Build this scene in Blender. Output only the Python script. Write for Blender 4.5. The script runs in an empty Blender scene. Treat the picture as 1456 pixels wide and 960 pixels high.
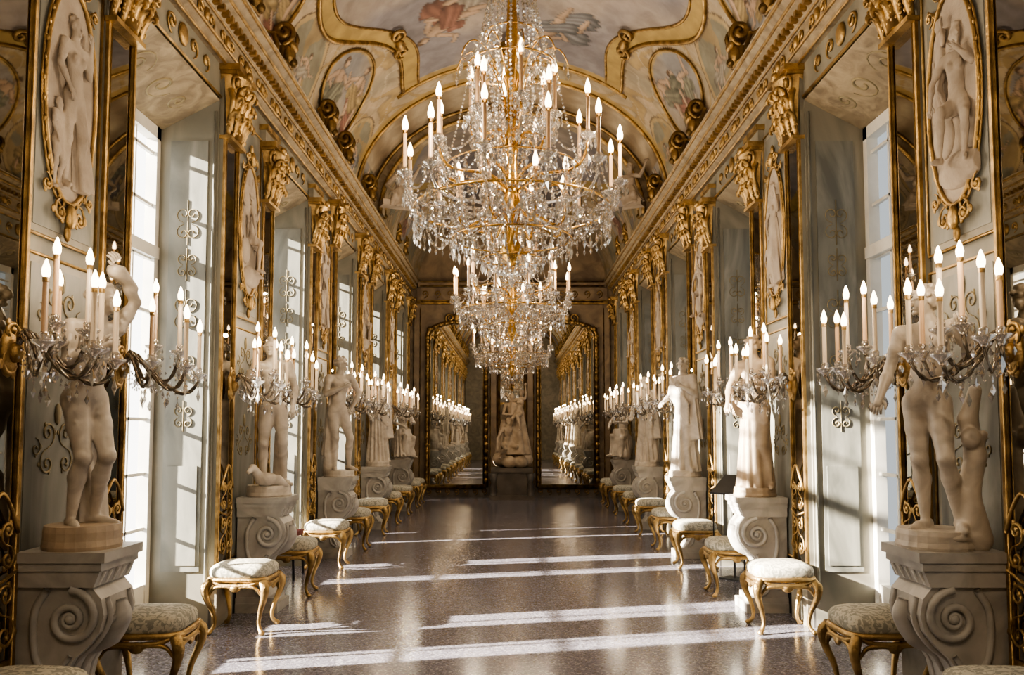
import bpy, math, random
import numpy as np
from math import sin, cos, pi, radians
random.seed(4)
rng=np.random.RandomState(5)
D=bpy.data; SC=bpy.context.scene; COL=SC.collection
try:
    SC.view_settings.look='AgX - Medium High Contrast'; SC.view_settings.exposure=.5
except Exception: pass

# ------------------------------------------------------------ materials
def newmat(name):
    m=D.materials.new(name); m.use_nodes=True
    nt=m.node_tree; b=nt.nodes['Principled BSDF']
    return m,nt,b
def pmat(name,c1,c2,scale=4,rough=.5,metal=0,bump=0,bscale=None,dist=0,lo=.35,hi=.65,r2=None,detail=6,stretch=None):
    m,nt,b=newmat(name); N=nt.nodes; L=nt.links
    tc=N.new('ShaderNodeTexCoord'); src=tc.outputs['Object']
    if stretch:
        mp=N.new('ShaderNodeMapping'); mp.inputs['Scale'].default_value=stretch
        L.new(src,mp.inputs['Vector']); src=mp.outputs['Vector']
    no=N.new('ShaderNodeTexNoise'); no.inputs['Scale'].default_value=scale
    no.inputs['Detail'].default_value=detail; no.inputs['Distortion'].default_value=dist
    L.new(src,no.inputs['Vector'])
    cr=N.new('ShaderNodeValToRGB'); cr.color_ramp.elements[0].position=lo; cr.color_ramp.elements[1].position=hi
    cr.color_ramp.elements[0].color=(*c1,1); cr.color_ramp.elements[1].color=(*c2,1)
    L.new(no.outputs['Fac'],cr.inputs['Fac']); L.new(cr.outputs['Color'],b.inputs['Base Color'])
    b.inputs['Metallic'].default_value=metal; b.inputs['Roughness'].default_value=rough
    if r2 is not None:
        mr=N.new('ShaderNodeMapRange'); mr.inputs['To Min'].default_value=rough; mr.inputs['To Max'].default_value=r2
        L.new(no.outputs['Fac'],mr.inputs['Value']); L.new(mr.outputs['Result'],b.inputs['Roughness'])
    if bump:
        n2=N.new('ShaderNodeTexNoise'); n2.inputs['Scale'].default_value=bscale or scale*4; n2.inputs['Detail'].default_value=4
        L.new(src,n2.inputs['Vector'])
        bp=N.new('ShaderNodeBump'); bp.inputs['Strength'].default_value=bump; bp.inputs['Distance'].default_value=.01
        L.new(n2.outputs['Fac'],bp.inputs['Height']); L.new(bp.outputs['Normal'],b.inputs['Normal'])
    return m
GOLD=pmat('gilding',(.60,.42,.19),(.25,.165,.07),9,.36,1,.5,60,r2=.56)
GOLD2=pmat('dark_gilding',(.38,.25,.10),(.13,.085,.035),7,.4,.9,.5,50)
PAINTG=pmat('painted_gilt',(.30,.245,.14),(.21,.18,.115),7,.5,.3,.2,50)
MARB=pmat('statue_marble',(.57,.51,.43),(.36,.315,.26),4,.36,0,.15,40,1.6)
MARB2=pmat('pedestal_marble',(.47,.45,.415),(.29,.275,.25),3.,.42,0,.1,40,1.5)
MARBW=pmat('warm_marble',(.48,.38,.27),(.30,.23,.16),6,.45,0,.1,40)
STUC=pmat('stucco_relief',(.43,.365,.295),(.30,.25,.20),5,.75,0,.4,50)
WALL=pmat('wall_marble',(.27,.25,.20),(.14,.137,.112),1.7,.5,0,.05,20,1.8,stretch=(1,1,.5),lo=.3,hi=.7)
JAMB=pmat('reveal_marble',(.25,.247,.215),(.11,.112,.098),1.6,.5,0,.05,20,2.6,stretch=(1.5,1.5,.5),lo=.3,hi=.7,detail=9)
PANEL=pmat('panel_scagliola',(.30,.268,.21),(.185,.172,.135),2.5,.45,0,.05,20,2)
CORN=pmat('entablature_stucco',(.35,.285,.19),(.19,.15,.10),5,.6,0,.4,30,1.5)
BROWN=pmat('end_wall_brown',(.25,.185,.115),(.12,.085,.055),2.5,.45,0,.1,30,1)
BASEM=pmat('baseboard_marble',(.10,.095,.09),(.05,.048,.045),5,.3)
MIR=pmat('antique_mirror',(.80,.79,.75),(.70,.69,.64),1.3,.008,1,0)
MIRD=pmat('dark_mirror',(.40,.38,.34),(.27,.26,.23),2,.015,1,0)
WHITE=pmat('window_paint',(.70,.685,.63),(.58,.565,.52),4,.5)
BLOCKM=pmat('sun_blocker_wood',(.30,.27,.2),(.2,.17,.12),6,.6)  # for the added boards that block sun at the left windows
FAB=pmat('damask',(.52,.49,.40),(.28,.275,.23),26,.85,0,.3,60,1.5,lo=.46,hi=.54,detail=2)
CAND=pmat('candle_tube',(.55,.38,.24),(.45,.3,.18),4,.5)
CANW=pmat('candle_tube_pale',(.60,.50,.38),(.5,.41,.3),4,.5)
BRASS=pmat('chandelier_brass',(.80,.52,.17),(.5,.3,.09),12,.25,1)
ARM=pmat('glass_arm',(.30,.25,.19),(.13,.11,.085),25,.15,.7)
BLACK=pmat('black_metal',(.02,.02,.02),(.035,.035,.035),5,.4)
RED=pmat('red_cloth',(.16,.02,.02),(.10,.01,.01),9,.8)
DSTONE=pmat('dark_stone',(.12,.10,.08),(.06,.05,.04),4,.35)
m=D.materials.new('cut_crystal'); m.use_nodes=True; nt=m.node_tree; nt.nodes.clear()
o=nt.nodes.new('ShaderNodeOutputMaterial'); g=nt.nodes.new('ShaderNodeBsdfGlossy'); g.inputs['Roughness'].default_value=.04
g.inputs['Color'].default_value=(.93,.92,.90,1)
t=nt.nodes.new('ShaderNodeBsdfTransparent'); t.inputs['Color'].default_value=(.86,.85,.84,1)
d=nt.nodes.new('ShaderNodeBsdfTranslucent'); d.inputs['Color'].default_value=(.85,.83,.80,1)
m1=nt.nodes.new('ShaderNodeMixShader'); m1.inputs[0].default_value=.58
m2=nt.nodes.new('ShaderNodeMixShader'); m2.inputs[0].default_value=.08
nt.links.new(t.outputs[0],m1.inputs[1]); nt.links.new(g.outputs[0],m1.inputs[2])
nt.links.new(m1.outputs[0],m2.inputs[1]); nt.links.new(d.outputs[0],m2.inputs[2]); nt.links.new(m2.outputs[0],o.inputs[0])
CRYS=m
m,nt,b=newmat('flame_bulb'); b.inputs['Base Color'].default_value=(1,.85,.6,1)
b.inputs['Emission Color'].default_value=(1,.76,.50,1); b.inputs['Emission Strength'].default_value=7.5
try: m.cycles.emission_sampling='NONE'
except Exception: pass
BULB=m
# floor
m,nt,b=newmat('terrazzo'); N=nt.nodes; L=nt.links
tc=N.new('ShaderNodeTexCoord'); v=N.new('ShaderNodeTexVoronoi'); v.inputs['Scale'].default_value=80
L.new(tc.outputs['Object'],v.inputs['Vector'])
sp=N.new('ShaderNodeSeparateColor'); L.new(v.outputs['Color'],sp.inputs[0])
cr=N.new('ShaderNodeValToRGB'); e=cr.color_ramp.elements
e[0].position=0; e[0].color=(.095,.09,.11,1); e[1].position=1; e[1].color=(.33,.315,.335,1)
x=e.new(.55); x.color=(.145,.137,.165,1); x=e.new(.85); x.color=(.205,.195,.225,1)
L.new(sp.outputs[0],cr.inputs['Fac'])
no=N.new('ShaderNodeTexNoise'); no.inputs['Scale'].default_value=.9; no.inputs['Detail'].default_value=5; L.new(tc.outputs['Object'],no.inputs['Vector'])
L.new(cr.outputs['Color'],b.inputs['Base Color'])
mr=N.new('ShaderNodeMapRange'); mr.inputs['To Min'].default_value=.11; mr.inputs['To Max'].default_value=.25
L.new(no.outputs['Fac'],mr.inputs['Value']); L.new(mr.outputs['Result'],b.inputs['Roughness'])
bp=N.new('ShaderNodeBump'); bp.inputs['Strength'].default_value=.05; bp.inputs['Distance'].default_value=.01
n3=N.new('ShaderNodeTexNoise'); n3.inputs['Scale'].default_value=5; L.new(tc.outputs['Object'],n3.inputs['Vector'])
L.new(n3.outputs['Fac'],bp.inputs['Height']); L.new(bp.outputs['Normal'],b.inputs['Normal'])
b.inputs['Specular IOR Level'].default_value=.65
FLOOR=m
# fresco
m,nt,b=newmat('fresco'); N=nt.nodes; L=nt.links
a=N.new('ShaderNodeAttribute'); a.attribute_name='Col'
tc=N.new('ShaderNodeTexCoord'); no=N.new('ShaderNodeTexNoise'); no.inputs['Scale'].default_value=4; no.inputs['Detail'].default_value=9; no.inputs['Distortion'].default_value=.4
L.new(tc.outputs['Object'],no.inputs['Vector'])
cr=N.new('ShaderNodeValToRGB'); cr.color_ramp.elements[0].position=.35; cr.color_ramp.elements[1].position=.65
cr.color_ramp.elements[0].color=(.6,.57,.54,1); cr.color_ramp.elements[1].color=(1.12,1.1,1.07,1)
L.new(no.outputs['Fac'],cr.inputs['Fac'])
mx=N.new('ShaderNodeMix'); mx.data_type='RGBA'; mx.blend_type='MULTIPLY'; mx.inputs[0].default_value=.6
L.new(a.outputs['Color'],mx.inputs[6]); L.new(cr.outputs['Color'],mx.inputs[7]); L.new(mx.outputs[2],b.inputs['Base Color'])
b.inputs['Roughness'].default_value=.7
FRES=m

# ------------------------------------------------------------ mesh builder
class MB:
    def __init__(s): s.v=[];s.n=0;s.f=[];s.m=[];s.s=[]
    def add(s,v,f,mat=0,smooth=True):
        v=np.asarray(v,float).reshape(-1,3); s.v.append(v); n=s.n
        s.f+= [tuple(i+n for i in q) for q in f]; s.m+=[mat]*len(f); s.s+=[smooth]*len(f); s.n+=len(v)
    def box(s,x0,x1,y0,y1,z0,z1,mat=0):
        v=[(x,y,z) for x in(x0,x1) for y in(y0,y1) for z in(z0,z1)]
        s.add(v,[(0,1,3,2),(4,6,7,5),(0,4,5,1),(2,3,7,6),(0,2,6,4),(1,5,7,3)],mat,False)
    def prism(s,prof,y0,y1,mat=0,smooth=False):
        n=len(prof); v=[(x,y0,z) for x,z in prof]+[(x,y1,z) for x,z in prof]
        s.add(v,[(i,(i+1)%n,n+(i+1)%n,n+i) for i in range(n)],mat,smooth)
        s.add(v,[tuple(range(n)),tuple(range(2*n-1,n-1,-1))],mat,False)
    def lathe(s,prof,c=(0,0,0),mat=0,seg=12,sm=True):
        v=[];f=[]
        for r,z in prof:
            for i in range(seg):
                t=2*pi*i/seg; v.append((c[0]+r*cos(t),c[1]+r*sin(t),c[2]+z))
        for j in range(len(prof)-1):
            for i in range(seg):
                k=(i+1)%seg; f.append((j*seg+i,j*seg+k,(j+1)*seg+k,(j+1)*seg+i))
        f.append(tuple(range(seg))); f.append(tuple(range((len(prof)-1)*seg,len(prof)*seg)))
        s.add(v,f,mat,sm)
    def ell(s,c,r,mat=0,seg=10,rings=6):
        p=[(sin(pi*i/rings),-cos(pi*i/rings)) for i in range(1,rings)]
        v=[];f=[]
        for a,b in p:
            for i in range(seg):
                t=2*pi*i/seg; v.append((c[0]+r[0]*a*cos(t),c[1]+r[1]*a*sin(t),c[2]+r[2]*b))
        n=len(p)
        for j in range(n-1):
            for i in range(seg):
                k=(i+1)%seg; f.append((j*seg+i,j*seg+k,(j+1)*seg+k,(j+1)*seg+i))
        v.append((c[0],c[1],c[2]-r[2])); v.append((c[0],c[1],c[2]+r[2])); a=n*seg
        for i in range(seg):
            k=(i+1)%seg; f.append((a,k,i)); f.append((a+1,(n-1)*seg+i,(n-1)*seg+k))
        s.add(v,f,mat)
    def tube(s,pts,r,mat=0,seg=6,closed=False,flat=None):
        P=np.asarray(pts,float); n=len(P)
        R=np.full(n,r) if np.isscalar(r) else np.interp(np.linspace(0,1,n),np.linspace(0,1,len(r)),r)
        if closed: T=np.roll(P,-1,0)-np.roll(P,1,0)
        else: T=np.gradient(P,axis=0)
        T/=np.maximum(np.linalg.norm(T,axis=1,keepdims=True),1e-9)
        u=np.cross(T[0],(0,0,1.)); 
        if np.linalg.norm(u)<.1: u=np.cross(T[0],(0,1.,0))
        u/=np.linalg.norm(u); U=[u]
        for i in range(1,n):
            u=U[-1]-T[i]*np.dot(U[-1],T[i]); nn=np.linalg.norm(u)
            u=u/nn if nn>1e-6 else U[-1]; U.append(u)
        U=np.array(U); V=np.cross(T,U)
        a=np.arange(seg)*2*pi/seg
        v=P[:,None,:]+R[:,None,None]*(np.cos(a)[None,:,None]*U[:,None,:]+np.sin(a)[None,:,None]*V[:,None,:])
        f=[]
        for j in range(n if closed else n-1):
            j2=(j+1)%n
            for i in range(seg):
                k=(i+1)%seg; f.append((j*seg+i,j*seg+k,j2*seg+k,j2*seg+i))
        if not closed: f+=[tuple(range(seg)),tuple(range((n-1)*seg,n*seg))]
        s.add(v.reshape(-1,3),f,mat)
    def cry(s,c,r,h,mat=0):
        a=random.random()*3; v=[(c[0],c[1],c[2]+h*.45),(c[0],c[1],c[2]-h*.55)]
        for i in range(4): v.append((c[0]+r*cos(a+i*pi/2),c[1]+r*sin(a+i*pi/2),c[2]-h*.1))
        s.add(v,[(0,2,3),(0,3,4),(0,4,5),(0,5,2),(1,3,2),(1,4,3),(1,5,4),(1,2,5)],mat,False)
    def mesh(s,name,mats):
        me=D.meshes.new(name); V=np.concatenate(s.v) if s.v else np.zeros((0,3))
        me.from_pydata(V.tolist(),[],s.f)
        for m in mats: me.materials.append(m)
        me.polygons.foreach_set('material_index',s.m); me.polygons.foreach_set('use_smooth',s.s); me.update()
        return me
def place(name,me,loc=(0,0,0),rz=0,sc=1,parent=None):
    o=D.objects.new(name,me); o.location=loc; o.rotation_euler=(0,0,rz); o.scale=(sc,)*3; COL.objects.link(o)
    if parent: o.parent=parent
    return o
def bez(p,n=14):
    p=np.array(p,float); t=np.linspace(0,1,n)[:,None]
    if len(p)==4: return (1-t)**3*p[0]+3*(1-t)**2*t*p[1]+3*(1-t)*t*t*p[2]+t**3*p[3]
    return (1-t)**2*p[0]+2*(1-t)*t*p[1]+t*t*p[2]
def cat(pts,n=6):
    p=[np.array(q,float) for q in pts]; p=[2*p[0]-p[1]]+p+[2*p[-1]-p[-2]]; o=[]
    for i in range(1,len(p)-2):
        for k in range(n):
            t=k/n; o.append(.5*(2*p[i]+(p[i+1]-p[i-1])*t+(2*p[i-1]-5*p[i]+4*p[i+1]-p[i+2])*t*t+(3*p[i]-p[i-1]-3*p[i+1]+p[i+2])*t**3))
    o.append(p[-2]); return np.array(o)
def spiral(c,r0,a0,turns,sgn=1,n=26,dec=.12):
    return [(c[0]+r0*(dec**(i/n))*cos(a0+sgn*turns*2*pi*i/n),c[1]+r0*(dec**(i/n))*sin(a0+sgn*turns*2*pi*i/n)) for i in range(n+1)]
def scroll_yz(mb,x,cy,cz,r,a0,turns,sgn,th,mat,n=22,leaf=True):
    p=spiral((cy,cz),r,a0,turns,sgn,n,.2)
    mb.tube([(x+.3*th*(i%2),a,b) for i,(a,b) in enumerate(p)],[th*.5,th,th*.8,th*.6],mat,5)
    a,b=p[-1]; mb.ell((x+th*.4,a,b),(th*1.2,th*1.7,th*1.7),mat,6,4)
    if leaf:
        for k in (4,9):
            a,b=p[k]; mb.ell((x,a+(a-cy)*.25,b+(b-cz)*.25),(th*.7,th*1.5,th*2.2),mat,6,4)
def s_scroll(mb,x,cy,cz,h,side,th,mat):
    scroll_yz(mb,x,cy,cz+h*.25,h*.25,-pi/2,1.4,side,th,mat)
    scroll_yz(mb,x,cy,cz-h*.25,h*.25,pi/2,1.4,side,th,mat)

# ------------------------------------------------------------ SDF sculpting
class Field:
    def __init__(s,lo,hi,h):
        s.lo=np.array(lo,float); s.h=h; s.n=[int((hi[i]-lo[i])/h)+2 for i in range(3)]
        s.F=np.full(s.n,.2,np.float32); s.ax=[s.lo[i]+h*np.arange(s.n[i]) for i in range(3)]
    def blk(s,lo,hi):
        sl=[];
        for i in range(3):
            a=int(max(1,math.floor((lo[i]-s.lo[i])/s.h))); b=int(min(s.n[i]-1,math.ceil((hi[i]-s.lo[i])/s.h)+1))
            if b<=a: return None,None
            sl.append(slice(a,b))
        X=np.stack(np.meshgrid(*[s.ax[i][sl[i]] for i in range(3)],indexing='ij'),-1)
        return tuple(sl),X
    def comb(s,sl,d,k,sub=False):
        A=s.F[sl]
        if sub:
            d=-d; h=np.maximum(k-np.abs(A-d),0)/k; s.F[sl]=np.maximum(A,d)+h*h*k/4
        else:
            h=np.maximum(k-np.abs(A-d),0)/k; s.F[sl]=np.minimum(A,d)-h*h*k/4
    def cone(s,a,b,r1,r2,k=.02,sub=False):
        a=np.array(a,float); b=np.array(b,float); R=max(r1,r2)+.06
        sl,X=s.blk(np.minimum(a,b)-R,np.maximum(a,b)+R)
        if sl is None: return
        w=b-a; L2=max(np.dot(w,w),1e-9); q=X-a; t=np.clip((q@w)/L2,0,1)
        d=np.linalg.norm(q-t[...,None]*w,axis=-1)-(r1+(r2-r1)*t); s.comb(sl,d,k,sub)
    def ell(s,c,r,M=None,k=.02,sub=False):
        c=np.array(c,float); r=np.array(r,float); R=r.max()+.06
        sl,X=s.blk(c-R,c+R)
        if sl is None: return
        q=X-c
        if M is not None: q=q@M
        k0=np.linalg.norm(q/r,axis=-1); k1=np.linalg.norm(q/(r*r),axis=-1)+1e-9
        s.comb(sl,k0*(k0-1)/k1,k,sub)
    def cloth(s,a,b,r1,r2,ex=1,ey=1,n=9,amp=.012,k=.02,ph=0,yaw=0):
        a=np.array(a,float); b=np.array(b,float); R=max(r1,r2)*max(ex,ey)+.07
        sl,X=s.blk(np.minimum(a,b)-R,np.maximum(a,b)+R)
        if sl is None: return
        w=b-a; L=np.linalg.norm(w); w/=L; u=np.array([cos(yaw),sin(yaw),0]); u-=w*np.dot(u,w); u/=np.linalg.norm(u); v=np.cross(w,u)
        q=X-a; h=q@w; t=np.clip(h/L,0,1); U=(q@u)/ex; V=(q@v)/ey; th=np.arctan2(V,U); rr=np.sqrt(U*U+V*V)
        r=r1+(r2-r1)*t+amp*(.35+.65*t)*np.sin(n*th+1.8*np.sin(2*th+ph)+2.5*t+ph)
        d=(rr-r)*min(ex,ey)*.8; d=np.maximum(d,np.maximum(-h,h-L)); s.comb(sl,d,k)
    def extract(s):
        F=s.F; S=F<0; nx,ny,nz=F.shape
        c=np.zeros((nx-1,ny-1,nz-1),np.int8)
        for i in(0,1):
            for j in(0,1):
                for k in(0,1): c+=S[i:nx-1+i,j:ny-1+j,k:nz-1+k]
        act=(c>0)&(c<8); idx=np.argwhere(act); ids=np.full(act.shape,-1,np.int64); ids[act]=np.arange(len(idx))
        acc=np.zeros((len(idx),3)); cn=np.zeros(len(idx))
        cs=[(i,j,k) for i in(0,1) for j in(0,1) for k in(0,1)]
        for A in cs:
            for B in cs:
                if sum(B)-sum(A)==1 and all(B[q]>=A[q] for q in range(3)):
                    va=F[idx[:,0]+A[0],idx[:,1]+A[1],idx[:,2]+A[2]]; vb=F[idx[:,0]+B[0],idx[:,1]+B[1],idx[:,2]+B[2]]
                    x=(va<0)!=(vb<0); t=np.where(x,va/np.where(x,va-vb,1),0)
                    p=np.array(A)+(np.array(B)-np.array(A))*t[:,None]; acc[x]+=p[x]; cn[x]+=1
        V=(idx+acc/cn[:,None])*s.h+s.lo; faces=[]
        for ax in range(3):
            o1,o2=[(1,2),(2,0),(0,1)][ax]
            sA=[slice(None)]*3; sB=[slice(None)]*3; sA[ax]=slice(0,-1); sB[ax]=slice(1,None)
            ed=np.argwhere(S[tuple(sA)]!=S[tuple(sB)])
            ed=ed[(ed[:,o1]>0)&(ed[:,o2]>0)&(ed[:,o1]<F.shape[o1]-1)&(ed[:,o2]<F.shape[o2]-1)]
            ins=S[ed[:,0],ed[:,1],ed[:,2]]
            def cell(d1,d2):
                e=ed.copy(); e[:,o1]+=d1; e[:,o2]+=d2; return ids[e[:,0],e[:,1],e[:,2]]
            q=np.stack([cell(-1,-1),cell(0,-1),cell(0,0),cell(-1,0)],1)
            q[~ins]=q[~ins][:,::-1]; faces.append(q)
        return V,np.concatenate(faces)

def rotz(a): return np.array([[cos(a),-sin(a),0],[sin(a),cos(a),0],[0,0,1.]])
def figure(F,o,rot,H,p,tubes):
    R=rotz(rot); o=np.array(o,float)
    W=lambda q: o+R@(np.array(q,float)*H)
    fem=p.get('fem',0); hx=p.get('hx',.015); pz=p.get('pz',.53); cx,cy=p.get('c',(-.005,0)); 
    pel=np.array([hx,0,pz]); ch=np.array([hx+cx,cy,pz+.205]); nk=ch+[cx*.3,cy*.35+.006,.105]
    C=lambda a,b,r1,r2,k=.02,sub=False: F.cone(W(a),W(b),r1*H,r2*H,k,sub)
    E=lambda c,r,k=.025,sub=False,yaw=0: F.ell(W(c),np.array(r)*H,R@rotz(yaw),k,sub)
    E(pel,(.078+.006*fem,.056,.058)); wst=(pel+ch)/2+[0,-.002,0]
    C(pel,wst,.056,.052,.04); E(wst,(.062-.006*fem,.045,.06),.04); E(ch,(.08-.006*fem,.054,.085),.035)
    C(ch+[0,.0,.05],nk,.04,.03,.03)
    st=p.get('tilt',.008)
    for sg in(1,-1):
        E(pel+[sg*.035,.035,-.02],(.04,.035,.042),.02)
        if fem: E(ch+[sg*.037,-.05,.0],(.029,.027,.029),.015)
        else:
            E(ch+[sg*.036,-.032,.022],(.04,.024,.032),.012); 
            for q in range(3): E(wst+[sg*.017,-.04,.035-.035*q],(.015,.009,.015),.01)
        sh=ch+[sg*.100,0,.072+sg*st]
        C(ch+[sg*.04,0,.07],sh,.034,.032,.03)
        e=np.array(p['el' if sg>0 else 'er'],float); h=np.array(p['hl' if sg>0 else 'hr'],float)
        C(sh,sh*.5+e*.5,.033,.028,.02); C(sh*.5+e*.5,e,.028,.021); C(e,e*.65+h*.35,.022,.024,.015); C(e*.65+h*.35,h,.024,.0135,.015)
        dr=(h-e)/np.linalg.norm(h-e); pm=h+dr*.03
        C(h,pm,.014,.018,.012)
        sd=np.cross(dr,(0,1.,0)); 
        if np.linalg.norm(sd)<.3: sd=np.cross(dr,(1.,0,0))
        sd/=np.linalg.norm(sd); cu=np.cross(sd,dr)
        for q,ln in enumerate((.034,.040,.037,.029)):
            b0=pm+sd*(.0195-.013*q)*.9; m_=b0+dr*ln*.6+cu*.004; t_=m_+dr*ln*.35+cu*.016
            tubes.append(([W(b0),W(m_),W((m_+t_)/2),W(t_)],[.0068*H,.0062*H,.0045*H]))
        b0=h+dr*.01+sd*.014; tubes.append(([W(b0),W(b0+sd*.016+dr*.018),W(b0+sd*.018+dr*.036+cu*.008)],[.008*H,.007*H,.005*H]))
        hp=pel+[sg*.042,0,-.02]; k_=np.array(p['kl' if sg>0 else 'kr'],float); a_=np.array(p['al' if sg>0 else 'ar'],float)
        C(hp,hp*.55+k_*.45,.052,.044,.025); C(hp*.55+k_*.45,k_,.044,.031); E(k_+[0,-.008,0],(.03,.028,.032),.015)
        mid=k_*.68+a_*.32+[0,.012,0]; C(k_,mid,.030,.033,.018); C(mid,a_,.033,.0175,.018)
        fy=p.get('fyl' if sg>0 else 'fyr',sg*.35); fd=np.array([sin(fy),-cos(fy),0])
        tz=max(a_[2]-.028,.012)
        C(a_+[0,0,-.012]-fd*.02,a_+fd*.05+[0,0,tz-a_[2]+.01],.02,.017,.015); C(a_+fd*.05+[0,0,tz-a_[2]+.006],a_+fd*.098+[0,0,tz-a_[2]],.019,.013,.015)
    hy=p.get('yaw',0); ht=p.get('nod',0); Rh=rotz(hy)
    hc=nk+Rh@np.array([p.get('roll',0),-.012-ht*.03,.085-abs(ht)*.008])
    C(nk-[0,0,.02],hc-[0,0,.02],.03,.027,.02)
    HE=lambda q,r,k=.01,sub=False: F.ell(W(hc+Rh@np.array(q)),np.array(r)*H,R@Rh,k,sub)
    HE((0,.006,.014),(.041,.05,.047)); HE((0,-.014,-.018),(.032,.034,.044),.015)
    HE((0,-.046,-.048),(.012,.01,.01),.01)
    HE((.016,-.052,.0),(.009,.01,.007),.006,True); HE((-.016,-.052,.0),(.009,.01,.007),.006,True)
    F.cone(W(hc+Rh@np.array([0,-.047,.006])),W(hc+Rh@np.array([0,-.06,-.016])),.004*H,.0075*H,.006)
    HE((0,-.048,-.032),(.013,.008,.004),.005); HE((0,-.045,.011),(.03,.009,.005),.006)
    for sg in(1,-1): HE((sg*.041,.002,-.006),(.006,.012,.016),.005)
    rs=np.random.RandomState(int(p.get('seed',1)))
    for i in range(30):
        th=rs.uniform(.1,1)*2.6; ph_=rs.uniform(0,2*pi); q=np.array([sin(th)*cos(ph_)*.044,sin(th)*sin(ph_)*.052+.008,cos(th)*.05+.018])
        if q[1]<-.025 and q[2]<.035: continue
        HE(tuple(q),(.014,.014,.012),.008)
    if fem: HE((0,.058,.02),(.024,.022,.022),.01)
def sculpt(name,build,ext,h,mats,extra=None,flat=None):
    F=Field(ext[0],ext[1],h); tubes=[]; build(F,tubes); V,Q=F.extract()
    mb=MB(); mb.add(V,[],0); mb.f+= [tuple(q) for q in Q.tolist()]; mb.m+=[0]*len(Q); mb.s+=[True]*len(Q)
    for p,r in tubes: mb.tube(cat(p,3),r,0,6)
    if flat: mb.v=[flat(v) for v in mb.v]
    if extra: extra(mb)
    return mb.mesh(name,mats)
STAND=dict(kl=(.075,-.045,.29),al=(.10,.03,.045),kr=(-.045,-.012,.285),ar=(-.035,.012,.04))
def P(**k): d=dict(STAND); d.update(k); return d
def plinth(z,r=.17,mat=0):
    def e(mb): mb.lathe([(r*.98,0),(r,z*.15),(r*.97,z*.4),(r*.97,z*.75),(r*.94,z)],(0,0,0),mat,24,False)
    return e
EXT=((-.42,-.42,-.02),(.42,.42,1.55))
def b_L1(F,T):
    figure(F,(0,0,.10),0,1.36,P(fem=1,seed=2,el=(.17,-.05,.93),hl=(.07,-.08,1.06),er=(-.13,-.06,.66),hr=(-.03,-.13,.72),hx=-.01,c=(.02,-.02),yaw=.5,nod=.4,kl=(.03,-.09,.29),al=(.06,.02,.045),kr=(-.045,-.05,.285),ar=(-.035,.03,.04)),T)
    F.cone((.14,.08,.1),(.11,.09,.7),.06,.045,.03); F.cloth((.02,.05,.85),(.1,.09,.12),.03,.075,1.,.7,7,.012)
    F.cone((.08,-.1,1.52),(.2,-.1,1.44),.05,.02,.01)
def b_L2(F,T):
    figure(F,(0,0,.08),0,1.36,P(seed=5,el=(.16,.0,.66),hl=(.13,-.08,.52),er=(-.17,-.02,.68),hr=(-.14,-.14,.62),hx=.02,c=(-.015,-.01),yaw=-.4,nod=.3),T)
    F.ell((-.05,-.16,.16),(.1,.07,.06),None,.03); F.cone((-.12,-.17,.2),(-.17,-.2,.26),.04,.035,.02); F.cone((.05,-.15,.15),(.12,-.12,.1),.045,.03,.02)
    F.cone((-.17,-.2,.26),(-.21,-.24,.23),.033,.02,.01); F.cone((.1,.08,.06),(.1,.06,.55),.065,.05,.03)
def b_L3(F,T):
    figure(F,(0,0,.06),0,1.42,P(seed=7,el=(.19,.03,.68),hl=(.1,-.03,.55),er=(-.15,-.05,.66),hr=(-.02,-.12,.72),hx=-.02,c=(.015,0),yaw=.7,nod=0),T)
    F.cone((-.12,.07,.05),(-.1,.06,.7),.065,.045,.03)
    F.cloth((-.1,.05,.98),(-.14,.09,.25),.03,.05,1,1,6,.012)
def robe(fem=1,seed=3,arm=0,seat=0):
    def b(F,T):
        H=1.40
        figure(F,(0,0,.06),0,H,P(fem=fem,seed=seed,el=(.15,-.02,.66),hl=(.07,-.12,.74+arm*.1),er=(-.16,0,.66),hr=(-.14,-.12,.6-arm*.06),hx=.01,c=(-.012,0),yaw=-.4 if seed%2 else .4,nod=.2),T)
        F.cloth((0,0,.95),(.01,.01,.065),.085,.165,1.15,.85,13,.02,.03,seed)
        F.cloth((0,0,1.23),(0,0,.78),.11,.12,1.05,.72,10,.012,.03,seed+1)
        for i in range(6):
            z=1.2-.045*i; F.cone((-.15,-.06,z),(.13,-.09,z-.32),.022,.02,.012)
        F.cloth((.17,-.02,1.05),(.2,.0,.45),.04,.07,1,1,6,.014,.02)
    return b
def b_R1(F,T):
    figure(F,(0,0,.09),0,1.42,P(seed=9,el=(.17,.02,.69),hl=(.14,-.06,.80),er=(-.15,-.0,.66),hr=(-.17,-.10,.53),hx=-.015,c=(.012,0),yaw=-.9,nod=0,kl=(.06,-.07,.29),al=(.09,.0,.045)),T)
    pts=[(.2,.03,.06),(.17,.02,.3),(.21,.03,.52),(.18,.02,.72),(.22,.02,.88)]
    rr=[.085,.06,.055,.05,.035]
    for i in range(4): F.cone(pts[i],pts[i+1],rr[i],rr[i+1],.02)
    F.cone(pts[2],(.26,0,.64),.03,.02,.02); F.ell((.2,-.04,.62),(.05,.04,.06),None,.02)
    for i in range(5): F.ell((.1*cos(i*1.3)+.05,.1*sin(i*1.3),.07),(.09,.08,.03),None,.03)
def b_R2(F,T):
    figure(F,(0,0,.06),0,1.40,P(fem=1,seed=4,el=(.14,-.03,.68),hl=(.03,-.12,.68),er=(-.16,0,.67),hr=(-.13,-.1,.55),hx=.02,c=(-.01,0),yaw=-.5),T)
    F.cloth((.01,0,.82),(0,.01,.065),.10,.14,1.15,.85,11,.02,.02,2)
    for i in range(4): F.cone((-.15,-.06,.84-.03*i),(.14,-.07,.76-.03*i),.026,.03,.012)
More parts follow.
